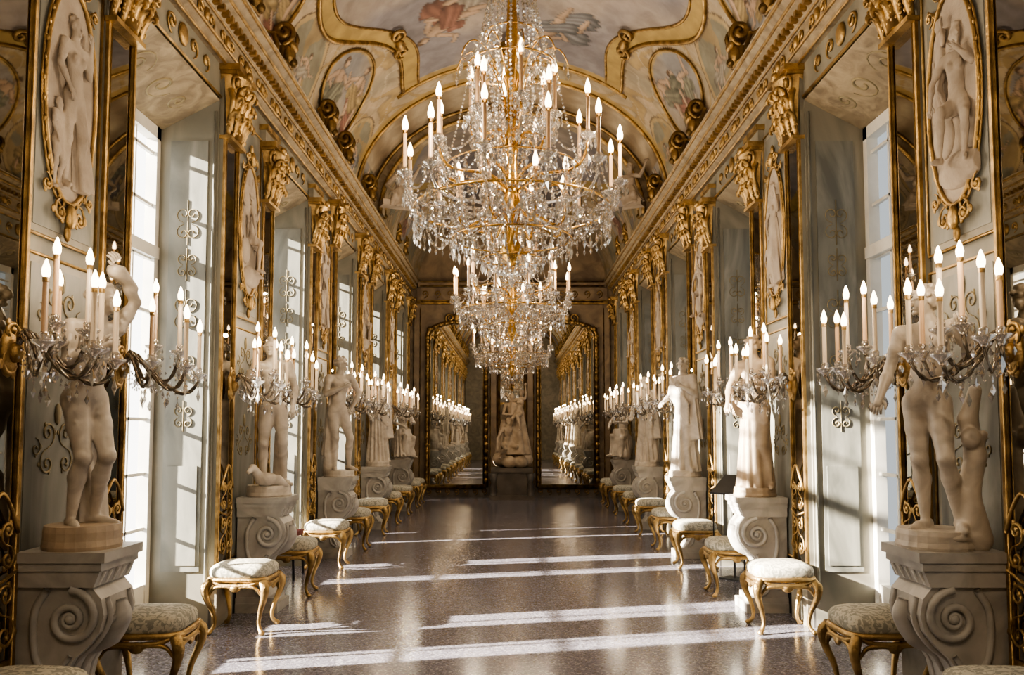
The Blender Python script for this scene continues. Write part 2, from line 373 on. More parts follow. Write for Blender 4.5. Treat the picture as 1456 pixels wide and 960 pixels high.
def b_seat(F,T):
    figure(F,(0,0,-.02),0,1.35,P(fem=1,seed=6,pz=.40,el=(.15,-.1,.55),hl=(.05,-.2,.56),er=(-.17,-.05,.56),hr=(-.1,-.2,.5),kl=(.10,-.17,.33),al=(.08,-.15,.08),kr=(-.06,-.18,.36),ar=(-.07,-.17,.1),yaw=.4,nod=.4),T)
    F.ell((0,.05,.28),(.19,.17,.3),None,.03); F.cloth((0,-.05,.6),(0,-.1,.05),.13,.19,1.1,1,11,.02,.03)
    F.ell((.15,-.1,.1),(.1,.1,.12),None,.03)
st=[MARB,MARBW]
S_L=[sculpt('st_bather',b_L1,EXT,.0085,st,plinth(.125,.2,1)),sculpt('st_hunter',b_L2,EXT,.0085,st,plinth(.1,.2,0)),
     sculpt('st_apollo',b_L3,EXT,.0095,st,plinth(.08,.19,0)),sculpt('st_muse',robe(1,3,1),EXT,.012,st,plinth(.08,.2,0)),sculpt('st_seated',b_seat,EXT,.012,st,plinth(.06,.2,0))]
S_R=[sculpt('st_youth',b_R1,EXT,.0085,st,plinth(.105,.21,0)),sculpt('st_venus',b_R2,EXT,.0085,[MARBW,MARBW],plinth(.08,.19,0)),
     sculpt('st_robed',robe(0,8,0),EXT,.0095,st,plinth(.08,.2,0)),S_L[3],S_L[4]]
def b_group(F,T):
    figure(F,(-.02,.06,.5),.2,1.45,P(seed=11,el=(.17,-.12,.66),hl=(.12,-.2,.8),er=(-.16,-.12,.64),hr=(-.02,-.2,.62),kl=(.11,-.1,.27),kr=(-.08,-.02,.27)),T)
    figure(F,(.14,-.2,.95),-.6,1.2,P(fem=1,seed=12,pz=.42,c=(.03,.03),el=(.18,.02,.75),hl=(.22,-.05,.95),er=(-.17,.02,.65),hr=(-.25,-.02,.78),kl=(.08,-.15,.35),al=(.14,-.12,.1),kr=(-.02,-.17,.3),ar=(-.1,-.1,.1),yaw=.5),T)
    figure(F,(-.16,-.2,.3),.5,1.35,P(seed=13,pz=.3,c=(.0,-.06),el=(.2,-.1,.5),hl=(.25,-.1,.68),er=(-.2,-.08,.4),hr=(-.24,-.16,.22),kl=(.14,-.16,.25),al=(.16,0,.1),kr=(-.1,-.2,.22),ar=(-.12,0,.08)),T)
    F.cloth((.1,-.05,1.7),(.1,-.05,.45),.12,.32,1.1,.8,9,.035,.03)
    F.cloth((-.2,0,1.3),(-.22,-.05,.4),.05,.17,1.1,.8,7,.03,.03,2)
    for i in range(9): F.ell((.32*cos(i*.9),.22*sin(i*.9)-.05,.3+.05*sin(i*2)),(.18,.15,.15),None,.04)
    F.ell((0,0,.25),(.42,.3,.1),None,.03)
ME_GROUP=sculpt('sculpture_group',b_group,((-.62,-.62,.12),(.62,.5,2.45)),.017,[MARBW])

# ------------------------------------------------------------ constants
HW=2.45; Y0=-4.; Y1=19.4; WX=2.92
CS=[-1.45,1.48,4.33,7.35,10.3,13.2,16.1]
BAY=[(c+.73,(CS[i+1]-.73) if i+1<len(CS) else 18.3) for i,c in enumerate(CS)]
SIDES=((-1,'left'),(1,'right'))

mb=MB(); mb.box(-3.4,3.4,Y0-.2,Y1+.2,-.1,0); place('floor',mb.mesh('floor',[FLOOR]))
for sg,nm in SIDES:
    mb=MB(); prev=Y0
    def X(a,b): return (min(sg*a,sg*b),max(sg*a,sg*b))
    for a,b in BAY+[(Y1,Y1)]:
        mb.box(*X(HW,3.02),prev,a,0,5.25,0)
        if b>a:
            mb.box(*X(HW,3.02),a,b,4.36,5.25,0)
            mb.prism([(sg*HW,4.35),(sg*WX,4.1),(sg*3.02,4.1),(sg*3.02,4.37),(sg*HW,4.37)],a,b,2)
            for yy,s2 in((b,-1),(a,1)):
                y0_,y1_=sorted((yy,yy+s2*.012)); xx=X(2.53,2.84)
                mb.box(xx[0],xx[1],y0_,y1_,.45,4.0,1)
                mb.box(xx[0]+.03,xx[1]-.03,min(y0_,yy+s2*.02),max(y1_,yy+s2*.02),.5,1.3,1)
                mb.tube([(sg*2.475,yy+s2*.01,.3),(sg*2.475,yy+s2*.01,4.25)],.012,1,5)
            cc=(a+b)/2; x_=sg*(HW-.01)
            for s3 in(-1,1):
                for r_,off in((.09,.2),(.08,.45)):
                    p=spiral((cc+s3*off,4.53),r_,-pi/2,1.4,s3,18,.2); mb.tube([(x_,q[0],q[1]) for q in p],[.006,.015,.01],3,5)
            mb.ell((x_,cc,4.53),(.025,.08,.09),3,8,5); mb.tube([(x_,a,4.38),(x_,b,4.38)],.014,3,5)
            for s3 in(-1,1):
                for q0,r_ in((.2,.15),(.5,.1)):
                    p=spiral((cc+s3*q0,0),r_,0,1.5,s3,20,.2)
                    mb.tube([(sg*(2.68+q[1]),q[0],4.235-.53*(q[1])-.005) for q in p],[.006,.014,.01],4,5)
            for cz,h in((2.55,.36),(2.1,.3),(1.7,.24),(3.3,.36),(2.95,.26)):
                for s3 in(1,-1):
                    for up in(1,-1):
                        p=spiral((sg*2.685+s3*.035,cz+up*h*.22),h*.2,-up*pi/2,1.3,s3*up,18,.2)
                        mb.tube([(q[0],b-.015,q[1]) for q in p],[.003,.006,.004],4,4)
                mb.tube([(sg*2.685,b-.015,cz-h*.5),(sg*2.685,b-.015,cz+h*.55)],.004,4,4)
        prev=b
    place('wall_'+nm,mb.mesh('wall',[WALL,JAMB,CORN,GOLD,PAINTG]))
    mb=MB(); prev=Y0
    for a,b in BAY+[(Y1,Y1)]:
        mb.box(*X(HW-.02,HW),prev,a,0,.16,0); mb.box(*X(HW-.012,HW),prev,a,.16,.19,0); prev=b
    place('baseboard_'+nm,mb.mesh('base',[BASEM]))
    mb=MB(); s=sg
    prof=[(HW,4.66),(HW-.05,4.66),(HW-.05,4.70),(HW-.08,4.72),(HW-.08,4.76),(HW-.04,4.78),(HW-.04,4.94),(HW-.07,4.96),(HW-.09,5.0),(HW-.17,5.03),(HW-.17,5.09),(HW-.22,5.12),(HW-.22,5.16),(HW-.24,5.18),(HW,5.21)]
    mb.prism([(s*x,z) for x,z in prof],Y0,Y1,0)
    for z,x,r in((4.74,.09,.013),(5.06,.175,.016),(5.15,.225,.018),(4.66,.05,.012),(4.95,.06,.010)):
        mb.tube([(s*(HW-x),Y0,z),(s*(HW-x),Y1,z)],r,1,6)
    y=Y0+.1
    while y<Y1:
        mb.box(*X(HW-.14,HW-.08),y,y+.045,4.97,5.02,1); y+=.1
    y=Y0+.3; k=1
    while y<Y1-.2:
        for dy,sn in((-.11,k),(.11,-k)):
            p=spiral((y+dy,4.86),.075,-pi/2,1.4,sn,16,.2); mb.tube([(s*(HW-.05),a,b) for a,b in p],[.006,.014,.01],1,5)
        mb.ell((s*(HW-.05),y,4.86),(.03,.035,.06),1,6,4); y+=.47; k=-k
    place('cornice_'+nm,mb.mesh('cornice',[CORN,GOLD]))

# vault with painted decoration
def nz(x,y,s,f):
    r=np.random.RandomState(s); o=0
    for i in range(6):
        a=r.uniform(0,2*pi); fr=f*(1+.55*i); o=o+np.sin(fr*(x*cos(a)+y*sin(a))+r.uniform(0,6)+1.3*np.sin(fr*.7*(y*cos(a)-x*sin(a))+i))/(1+.35*i)
    return o/2.6
def edge(Y): return 40+10*np.cos(2*pi*(Y-8.84)/5.87)+5*np.cos(4*pi*(Y-8.84)/5.87)
def lerp(A,B,t): return A+(B-A)*t[...,None]
def full(c,phi): return np.broadcast_to(np.array(c,float),phi.shape+(3,))
SKIN=(.50,.375,.28); ROBES=[(.31,.16,.125),(.24,.25,.275),(.42,.33,.18),(.42,.39,.34),(.25,.255,.20)]
def pfig(c,U,V,u0,v0,S,ang,seed,mask):
    r=np.random.RandomState(seed); u=(U-u0)/S; v=(V-v0)/S
    if r.rand()<.5: u=-u
    ca,sa=cos(ang),sin(ang); u,v=u*ca+v*sa,-u*sa+v*ca
    near=(np.abs(u)<.75)&(np.abs(v)<.85)&mask
    if not near.any(): return
    uu=u[near]; vv=v[near]; cc=c[near]
    rb=np.array(ROBES[r.randint(5)]); rb2=np.array(ROBES[r.randint(5)]); sk=np.array(SKIN)
    j=lambda a: a+r.uniform(-.06,.06)
    parts=[((-.1,.1),(j(.35),j(-.05)),.17,.22,rb,1),((.0,-.1),(j(.2),-.55),.16,.22,rb2,1),((0,.0),(j(.28),-.22),.09,.065,sk,0),((j(.28),-.22),(j(.2),-.58),.06,.035,sk,0),
           ((0,0),(j(-.1),-.3),.09,.065,sk,0),((j(-.1),-.3),(j(-.22),-.6),.06,.035,sk,0),((0,0),(.02,.32),.11,.13,sk,0),((-.12,.36),(j(-.35),j(.25)),.05,.04,sk,0),
           ((j(-.35),.25),(j(-.5),j(.45)),.04,.028,sk,0),((.14,.36),(j(.3),j(.18)),.05,.04,sk,0),((j(.3),.18),(j(.12),j(.05)),.04,.028,sk,0),
           ((-.02,.12),(.15,-.15),.12,.15,rb,1),((.02,.55),(.02,.56),.075,.07,sk,0),((.03,.60),(.04,.59),.07,.06,np.array((.16,.10,.06)),0),((.0,.545),(.0,.56),.055,.055,sk,0)]
    for a,b,r1,r2,col,cl in parts:
        w=(b[0]-a[0],b[1]-a[1]); L2=max(w[0]**2+w[1]**2,1e-6); t=np.clip(((uu-a[0])*w[0]+(vv-a[1])*w[1])/L2,0,1)
        dx=uu-a[0]-t*w[0]; dy=vv-a[1]-t*w[1]; rr=r1+(r2-r1)*t
        if cl: rr=rr*(1+.12*np.sin(uu*40+vv*23+seed))
        dd=np.sqrt(dx*dx+dy*dy)/rr
        tone=np.clip(1.05-.4*dd**2+.25*(-dx+dy*.6)/rr,.4,1.25)
        if cl: tone=tone*(.87+.22*np.sin((uu*.8+vv)*38+seed+3*np.sin(uu*9)))
        ins=dd<1; cc[ins]=(col[None,:]*tone[:,None])[ins]; ol=(dd>=1)&(dd<1+.013/r1*1.0); cc[ol]*=.65
    c[near]=cc
def fresco(phi,Y,R,end=False):
    s=R*np.radians(phi); A=np.abs(phi); x=Y; y=np.abs(s)*1.0
    c=lerp(full([.50,.42,.30],phi),np.array([.36,.33,.26]),np.clip(nz(x,y,1,2.2)+.3,0,1))
    n7=np.abs(nz(x,y,7,3.0)); c=lerp(c,np.array([.43,.32,.15]),(n7<.12)*.75); c=lerp(c,np.array([.22,.17,.11]),((n7>.12)&(n7<.16))*.5)
    n8=np.abs(nz(x,y,9,4.0)); c=lerp(c,np.array([.54,.48,.37]),(n8<.06)*.8)
    cell=np.array(CS); k_=np.argmin(np.abs(Y[...,None]-cell),-1); u=Y-cell[k_]
    fig=((u/.72)**2+((A-66)/16)**2)
    bgc=lerp(full([.38,.34,.29],phi),np.array([.28,.285,.30]),np.clip(nz(x,s,31,2.5)+.4,0,1))
    c=lerp(c,bgc,(fig<1)*1.)
    wd=np.abs(np.abs(u)-1.47); fd=(wd/.5)**2+((A-74)/14)**2
    c=lerp(c,np.array([.21,.22,.18]),(fd<1)*.8); c=lerp(c,np.array([.38,.29,.16]),((fd<1)&(n7<.25))*.8)
    c=lerp(c,np.array([.48,.38,.22]),((np.abs(fd-1.12)<.14))*1.); c=lerp(c,np.array([.17,.13,.09]),((np.abs(fd-1.3)<.05))*1.)
    c=lerp(c,np.array([.48,.36,.17]),((fig>=1)&(fig<1.2))*1.); c=lerp(c,np.array([.17,.13,.09]),((fig>=1.2)&(fig<1.27))*1.)
    e=edge(Y)
    sky=lerp(full([.31,.30,.335],phi),np.array([.46,.41,.37]),np.clip(nz(x,s,21,1.4)*2+.2,0,1))
    sky=sky*(.87+.18*nz(x,s,22,2.8))[...,None]
    lim=11.6; on=(Y<lim+.25)|end
    c=lerp(c,np.array([.46,.34,.13]),((A>=e)&(A<e+7)&on)*1.)
    c=lerp(c,np.array([.19,.14,.09]),((A>=e+7)&(A<e+8)&on)*1.)
    c=lerp(c,np.array([.48,.35,.15]),((A<e+7)&(Y>lim)&(Y<lim+.25)&(not end))*1.)
    c=lerp(c,sky,((A<e)&((Y<lim)|end))*1.)
    c=np.array(c); H_=R*np.radians(90-A)
    for sd in(-1,1):
        m_=(phi*sd>0)
        for i,q in enumerate(CS):
            for j,(du,hh,S_) in enumerate(((-.25,.85,.95),(.32,1.15,.85),(.1,.55,.6))):
                pfig(c,Y,H_,q+du,hh,S_,(-.3,.35,.9)[j],17*i+5*j+(sd>0)*101,m_)
            pfig(c,Y,H_,q-1.42,.55,.55,.3,7*i+300+(sd>0)*31,m_)
    if not end:
        for i,(yy,ss,S_,an) in enumerate(((10.6,.6,.9,.6),(10.3,-.8,1.0,-.9),(9.2,.1,1.1,.2),(8.2,-.8,1.1,1.4),(7.6,.8,1.1,-.6),(6.6,0,1.1,.9),(5.6,-.5,1.1,0),(4.5,.6,1.,1))):
            pfig(c,s,Y,ss,yy,S_,an,500+i,(A<e)&(Y<lim))
        fl=(Y>12.3)&(A<70); st_=(np.sin(np.radians(phi)*22)*.5+.5)
        c=lerp(c,lerp(full([.48,.41,.30],phi),np.array([.25,.19,.12]),st_),fl*1.)
        c=lerp(c,np.array([.47,.34,.14]),((np.abs(Y-12.25)<.09)&(A<75))*1.)
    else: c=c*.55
    return np.clip(c,0,1)
VZ=5.19; K=.78; RF=2.26
def vault(name,R,ya,yb,zc,end=False):
    ny=int((yb-ya)/.02); na=260
    A=np.linspace(-90,90,na+1); Yv=np.linspace(ya,yb,ny+1)
    PH,YY=np.meshgrid(A,Yv,indexing='ij'); r=np.radians(PH)
    V=np.stack([R*np.sin(r),YY,zc+K*R*np.cos(r)],-1).reshape(-1,3)
    i=np.arange(na)[:,None]*(ny+1)+np.arange(ny)[None,:]; Q=np.stack([i,i+1,i+ny+2,i+ny+1],-1).reshape(-1,4)
    me=D.meshes.new(name); me.from_pydata(V.tolist(),[],Q.tolist()); me.materials.append(FRES)
    me.polygons.foreach_set('use_smooth',[True]*len(Q))
    ca=me.color_attributes.new('Col','FLOAT_COLOR','POINT')
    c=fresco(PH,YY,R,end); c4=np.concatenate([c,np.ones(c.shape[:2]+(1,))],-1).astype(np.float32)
    ca.data.foreach_set('color',c4.reshape(-1)); me.update(); return place(name,me)
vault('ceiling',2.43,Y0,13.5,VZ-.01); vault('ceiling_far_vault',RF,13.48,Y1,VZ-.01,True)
mb=MB()
def vp(R_,ph,yy): return np.stack([R_*np.sin(ph),yy+0*ph,VZ+K*R_*np.cos(ph)],1)
for sg in(1,-1):
    for off,r in((0,.02),(7,.03)):
        ys=np.linspace(Y0,11.7,240); ph=np.radians(edge(ys)+off)*sg
        mb.tube(vp(2.41,ph,ys),r,0,5)
    for q in CS[:-2]:
        t=np.linspace(0,2*pi,50,endpoint=False); mb.tube(vp(2.405,np.radians(66+17*np.cos(t)*1.0)*sg,q+.77*np.sin(t)),.02,0,5,True)
        if q<11.5:
            e0=radians(edge(np.array([q]))[0]+3.5)
            for dq in(-.22,.22):
                sp_=spiral((0,0),.16,0,1.4,1 if dq>0 else -1,18,.2)
                mb.tube(vp(2.36,np.array([e0+b/2.4 for a_,b in sp_])*sg,np.array([q+dq+a_ for a_,b in sp_])),[.015,.035,.02],0,5)
            pp=vp(2.34,np.array([e0*sg]),np.array([q]))[0]; mb.ell(tuple(pp),(.07,.12,.07),0,8,5)
a=np.radians(np.linspace(-90,90,60)); a2=np.radians(np.linspace(-45,45,40))
for yy,R_,r,aa in((11.75,2.41,.03,a2),(12.3,2.40,.03,a),(13.28,2.20,.035,a),(13.28,2.38,.03,a)):
    mb.tube(vp(R_,aa,np.full(len(aa),yy)),r,0,6)
place('trim_1',mb.mesh('vault_gilding',[GOLD]))
mb=MB(); v=[];f=[]
for y in(13.3,13.52):
    for R_ in(2.16,2.43):
        for t in a: v.append((R_*sin(t),y,VZ+K*R_*cos(t)))
n=60
for i in range(n-1):
    f+=[(i,i+1,n+i+1,n+i),(2*n+i,2*n+i+1,3*n+i+1,3*n+i),(i,i+1,2*n+i+1,2*n+i),(n+i,n+i+1,3*n+i+1,3*n+i)]
mb.add(v,f,0,False); place('trim_2',mb.mesh('arch',[CORN]))

# end walls
mb=MB(); mb.box(-3.05,3.05,Y1,Y1+.2,0,7.6,0)
for x in(-2.28,2.28,-.44,.44):
    mb.box(x-.08,x+.08,Y1-.07,Y1,0,4.6,0)
    for s in(-1,1): mb.tube([(x+s*.075,Y1-.075,.3),(x+s*.075,Y1-.075,4.5)],.012,1,5)
mb.box(-2.3,2.3,Y1-.12,Y1,4.6,4.7,1); mb.box(-2.3,2.3,Y1-.06,Y1,4.7,5.0,0); mb.box(-2.25,2.25,Y1-.2,Y1,5.0,5.15,0)
for z in(4.66,5.02,5.13): mb.tube([(-2.2,Y1-.2 if z>5 else Y1-.12,z),(2.2,Y1-.2 if z>5 else Y1-.12,z)],.022,1,6)
for x in np.arange(-2.1,2.2,.3):
    p=spiral((x,4.86),.1,-pi/2,1.3,1,12,.25); mb.tube([(u,Y1-.07,w) for u,w in p],.014,1,4)
mb.box(-2.4,2.4,Y1-.1,Y1,0,.22,2)
for x in np.arange(-2.2,2.3,.22):
    p=spiral((x,.13),.08,-pi/2,1.3,1,12,.25); mb.tube([(u,Y1-.11,w) for u,w in p],.014,1,4)
place('wall_far',mb.mesh('wall_far',[BROWN,GOLD2,DSTONE]))
mb=MB(); mb.box(-3.05,3.05,Y0-.2,Y0,0,7.6,0); place('wall_near',mb.mesh('wall_near',[PANEL]))
mb=MB()
mb.box(-.8,.8,0,.05,0,3.0,0)
for x in(-.78,0,.78): mb.box(x-.05,x+.05,.05,.09,0,3.0,1)
for z in(.05,1.1,2.95): mb.box(-.8,.8,.05,.09,z-.05,z+.05,1)
place('door_1',mb.mesh('door',[BROWN,GOLD2]),(0,Y0+.002,0))
def endmirror():
    mb=MB(); w=.70
    mb.box(-w,w,-.02,0,.0,3.75,0)
    out=[(-w,0),(-w,3.6)]+[(-w*cos(t),3.6+.32*sin(t)) for t in np.linspace(.2,pi-.2,14)]+[(w,3.6),(w,0)]
    mb.add([(x,-.021,z) for x,z in out],[tuple(range(len(out)))],0,False)
    P3=[(x,-.03,z) for x,z in out]; mb.tube(P3,.05,1,6); mb.tube([(x*.91,-.04,z*.985+.02) for x,y,z in P3],.015,1,5)
    mb.tube([(-w,-.03,0),(w,-.03,0)],.06,1,6)
    for sx in(-1,1):
        for z in np.arange(.15,3.6,.17):
            mb.ell((sx*w,-.06,z),(.05,.035,.07),1,6,4)
            p=spiral((sx*(w+.0),z),.06,0,1.1,sx,10,.3); mb.tube([(a,-.075,b) for a,b in p],.011,1,4)
    for i in range(-5,6):
        mb.ell((i*.13,-.06,3.72+.2*cos(i*.28)),(.07,.04,.06),1,6,4)
    for sx in(-1,1):
        p=spiral((sx*.16,4.02),.14,-pi/2,1.5,sx,20,.2); mb.tube([(a,-.06,b) for a,b in p],[.015,.03,.02],1,6)
    mb.ell((0,-.07,4.05),(.09,.05,.14),1)
    return mb.mesh('endmirror',[MIR,GOLD2])
em=endmirror()
for x in(-1.32,1.32): place('gilded_mirror',em,(x,Y1-.1,.24))
mb=MB(); mb.box(-.3,.3,-.02,0,0,2.9,0)
for sx in(-1,1): mb.tube([(sx*.31,-.03,0),(sx*.31,-.03,2.9)],.035,1,6)
mb.tube([(.31*cos(t),-.03,2.9+.31*sin(t)) for t in np.linspace(0,pi,14)],.035,1,6)
mb.add([(.31*cos(t),-.021,2.9+.31*sin(t)) for t in np.linspace(0,pi,14)],[tuple(range(14))],0,False)
place('niche_mirror',mb.mesh('niche',[MIR,GOLD2]),(0,Y1-.1,.3))
mb=MB(); mb.box(-.5,.5,-.38,.34,0,.1,0); mb.box(-.44,.44,-.32,.3,.1,.62,0); mb.box(-.48,.48,-.36,.33,.62,.72,0)
for sx in(-1,1): mb.lathe([(.07,.1),(.09,.2),(.06,.4),(.1,.6)],(sx*.42,-.32,0),0,10)
place('sculpture_pedestal',mb.mesh('gp',[DSTONE]),(0,18.75,0))
place('marble_sculpture_group',ME_GROUP,(0,18.75,.72-.128),0,.95)

# ------------------------------------------------------------ windows
WH=4.1; k=1
def window(w):
    mb=MB()
    mb.box(0,.07,0,w,0,.36,0); mb.box(-.01,.08,.0,.07,0,WH,0); mb.box(-.01,.08,w-.07,w,0,WH,0); mb.box(-.01,.08,0,w,WH-.1,WH,0)
    mb.box(-.02,.09,w/2-.04,w/2+.04,0,WH,0); mb.box(-.02,.09,0,w,3.0,3.1,0)
    for i in(.24,.76): mb.box(.02,.05,w*i-.012,w*i+.012,.36,WH,0)
    z=.36+.44
    while z<WH-.2: mb.box(.02,.05,0,w,z-.013,z+.013,0); z+=.44
    mb.box(-.01,.0,.14,w/2-.1,.07,.3,0); mb.box(-.01,.0,w/2+.1,w-.14,.07,.3,0)
    return mb.mesh('window',[WHITE])
def sun_blockers(w,i):  # unseen slatted boards, added to cut the sun into narrow floor streaks
    mb=MB()
    gaps={2:((-.1,.10),(.44,1.0)),3:((-.1,.12),(.40,.98)),4:((-.1,.2),(.33,1.25))}.get(i,((-.1,1.3),))
    for a,b in gaps:
        mb.box(0,.03,a,b,0,WH+.1,0); z=.1
        while z<WH: mb.box(-.015,.0,a+.04,b-.04,z,z+.05,0); z+=.09
    return mb.mesh('shutter',[BLOCKM])
for sg,nm in SIDES:
    for bi,(a,b) in enumerate(BAY):
        me=window(b-a)
        if sg<0: place('window_%d'%k,me,(-3.01,a,0))
        else: place('window_%d'%k,me,(3.01,b,0),pi)
        if sg<0: place('window_shutter',sun_blockers(b-a,bi),(-3.07,a,0))
        L=D.lights.new('sky_portal','AREA'); L.shape='RECTANGLE'; L.size=3.7; L.size_y=b-a
        try:
            L.cycles.is_portal=True
            o=D.objects.new('window_portal_%d'%k,L); o.location=(sg*3.16,(a+b)/2,2.2); o.rotation_euler=(0,radians(-90 if sg<0 else 90),0); COL.objects.link(o)
        except Exception: pass
        k+=1

# ------------------------------------------------------------ pilasters
def capital(mb,z0,z1,x0,mat):
    h=z1-z0
    mb.lathe([(.12,0),(.13,h*.3),(.15,h*.6),(.19,h*.86),(.2,h*.9)],(x0*0+.0,0,z0),mat,16)
    mb.box(0,x0+.14,-.22,.22,z1-.05,z1,mat); mb.box(0,x0+.11,-.2,.2,z1-.075,z1-.05,mat); mb.box(0,x0+.07,-.19,.19,z0-.03,z0,mat)
    for row,(zz,hh,n_,sp_) in enumerate(((z0,h*.34,5,.085),(z0+h*.22,h*.34,4,.095),(z0+h*.42,h*.3,3,.1))):
        for i in range(n_):
            yy=(i-(n_-1)/2)*sp_; xb=x0+.055+.02*row-abs(yy)*.15; o_=yy*.35
            p=cat([(xb,yy,zz),(xb+.02,yy,zz+hh*.5),(xb+.045,yy+o_*.3,zz+hh*.85),(xb+.09,yy+o_*.5,zz+hh*.95),(xb+.10,yy+o_*.5,zz+hh*.75),(xb+.08,yy+o_*.5,zz+hh*.7)],3)
            mb.tube(p,[.018,.03,.03,.022,.014,.006],mat,6)
            for s3 in(-1,1):
                for q in(.3,.55,.75): mb.ell((xb+.02+.02*q,yy+s3*.028,zz+hh*q),(.012,.014,.02),mat,5,4)
    for s3 in(-1,1):
        p=spiral((s3*.165,z1-.14),.075,-pi*.6 if s3>0 else -pi*.4,1.6,s3,20,.2); mb.tube([(x0+.08+.04*i/20,a,b) for i,(a,b) in enumerate(p)],[.012,.022,.018],mat,6)
        p=spiral((s3*.06,z1-.13),.045,-pi*.5,1.3,-s3,14,.25); mb.tube([(x0+.1,a,b) for a,b in p],.011,mat,5)
        mb.tube(cat([(x0+.05,s3*.17,z1-.2),(x0+.09,s3*.225,z1-.33),(x0+.05,s3*.18,z1-.46),(x0+.03,s3*.2,z1-.52)],4),[.025,.022,.015,.006],mat,5)
    mb.ell((x0+.15,0,z1-.03),(.035,.05,.045),mat,8,5); mb.ell((x0+.13,0,z1-.13),(.03,.03,.04),mat,8,6)
def pilaster(zb,zt):
    mb=MB(); x=.03
    mb.box(0,x,-.18,.18,0,zt,0); mb.box(0,x+.03,-.19,.19,0,.42,3); mb.box(0,x+.045,-.195,.195,.40,.46,3)
    mb.box(0,x+.005,-.15,.15,.47,zb-.03,1)
    for s in(-1,1):
        mb.box(x,x+.02,s*.163-.015,s*.163+.015,.46,zb,2); mb.tube([(x+.02,s*.147,.46),(x+.02,s*.147,zb)],.006,2,4)
    mb.box(x,x+.02,-.16,.16,.46,.50,2)
    for zc,h in((.72,.36),(1.05,.26)):
        s_scroll(mb,x+.03,-.07,zc,h,1,.009,2); s_scroll(mb,x+.03,.07,zc,h,-1,.009,2)
    mb.tube([(x+.03,-.15,.92),(x+.04,0,.88),(x+.03,.15,.92)],.009,2,5)
    mb.tube(cat([(x+.03,-.15,1.1),(x+.04,-.08,1.22),(x+.04,0,1.3),(x+.04,.08,1.22),(x+.03,.15,1.1)],4),.010,2,5)
    capital(mb,zb,zt,x,2)
    if zt<4.6:
        mb.box(0,x+.03,-.19,.19,zt,zt+.12,3); mb.box(0,x+.06,-.21,.21,zt+.12,zt+.17,2)
    return mb.mesh('pilaster',[WALL,MIRD,GOLD,PANEL])
PMA=pilaster(4.06,4.66); PMI=pilaster(3.82,4.38)
minor={(3,1),(4,0)}
def sconce():
    mb=MB()
    mb.ell((.02,0,.0),(.03,.06,.12),1,10,6); mb.ell((.05,0,0),(.04,.035,.05),1)
    s_scroll(mb,.03,0,.02,.3,1,.012,1)
    cups=[(.47,-.10,.0,.25,0),(.45,.15,-.03,.23,0),(.33,-.25,.02,.25,1),(.32,.26,.04,.27,0),(.25,-.03,.13,.29,1),(.38,.02,.10,.28,0),(.17,.14,.06,.24,1)]
    for x,y,z,h,c in cups:
        p=bez([(.05,0,0),(.12,y*.1,.30+z*.5),(x*.72,y*.75,-.36),(x,y,z-.03)],20)
        for q in range(2):
            pp=[(a[0],a[1]+.007*cos(i*1.2+q*pi),a[2]+.007*sin(i*1.2+q*pi)) for i,a in enumerate(p)]
            mb.tube(pp,.0075,0,5)
        mb.lathe([(.012,-.04),(.02,-.02),(.05,.0),(.055,.012),(.02,.012),(.022,.04),(.015,.05)],(x,y,z),2,10)
        mb.lathe([(.0135,0),(.0125,h)],(x,y,z+.04),3 if c else 4,8)
        mb.lathe([(.012,0),(.018,.018),(.019,.035),(.012,.06),(.003,.085)],(x,y,z+.04+h),5,8)
        mb.lathe([(.0145,-.02),(.0145,.002)],(x,y,z+.04+h),1,8)
        for i in range(5):
            t=i*2*pi/5; mb.cry((x+.05*cos(t),y+.05*sin(t),z-.025),.006,.03,2)
            if i%2==0: mb.cry((x+.05*cos(t),y+.05*sin(t),z-.065),.010,.045,2)
        mb.cry((x,y,z-.12),.016,.09,2)
        c0=np.array((.05,0,.06)); c1=np.array((x,y,z)); n_=13
        for i in range(1,n_):
            t=i/n_; q=c0+(c1-c0)*t; q[2]-=.17*sin(pi*t); mb.cry(q,.0065,.018,2)
        for i in(9,14):
            a=p[i]; mb.cry((a[0],a[1],a[2]-.035),.007,.035,2); mb.cry((a[0],a[1],a[2]-.08),.012,.055,2)
    for i in range(3): mb.cry((.16+.07*i,.03*(-1)**i,-.2-.02*(i%2)),.014,.07,2)
    return mb.mesh('sconce',[ARM,GOLD,CRYS,CAND,CANW,BULB])
SCO=sconce()
def plight(name,par,loc,e,r=.02):
    L=D.lights.new(name,'POINT'); L.energy=e; L.color=(1,.80,.57); L.shadow_soft_size=r
    o=D.objects.new(name,L); o.location=loc; COL.objects.link(o); o.parent=par
skip={(4,0),(5,1),(0,0),(0,1)}
for sg,nm in SIDES:
    rz=0 if sg<0 else pi
    for i,c in enumerate(CS):
        for j,dy in enumerate((-.53,.53)):
            place('mirror_pilaster',PMI if (i,j) in minor else PMA,(sg*(HW-.001),c+dy,0),rz)
            if (i,j) in skip: continue
            s=place('candle_sconce',SCO,(sg*(HW-.055),c+dy,1.96),rz)
            if c>1: plight('sconce_light',s,(.38,.02,.56),6)
    place('mirror_pilaster',PMA,(sg*(HW-.001),18.75,0),rz)

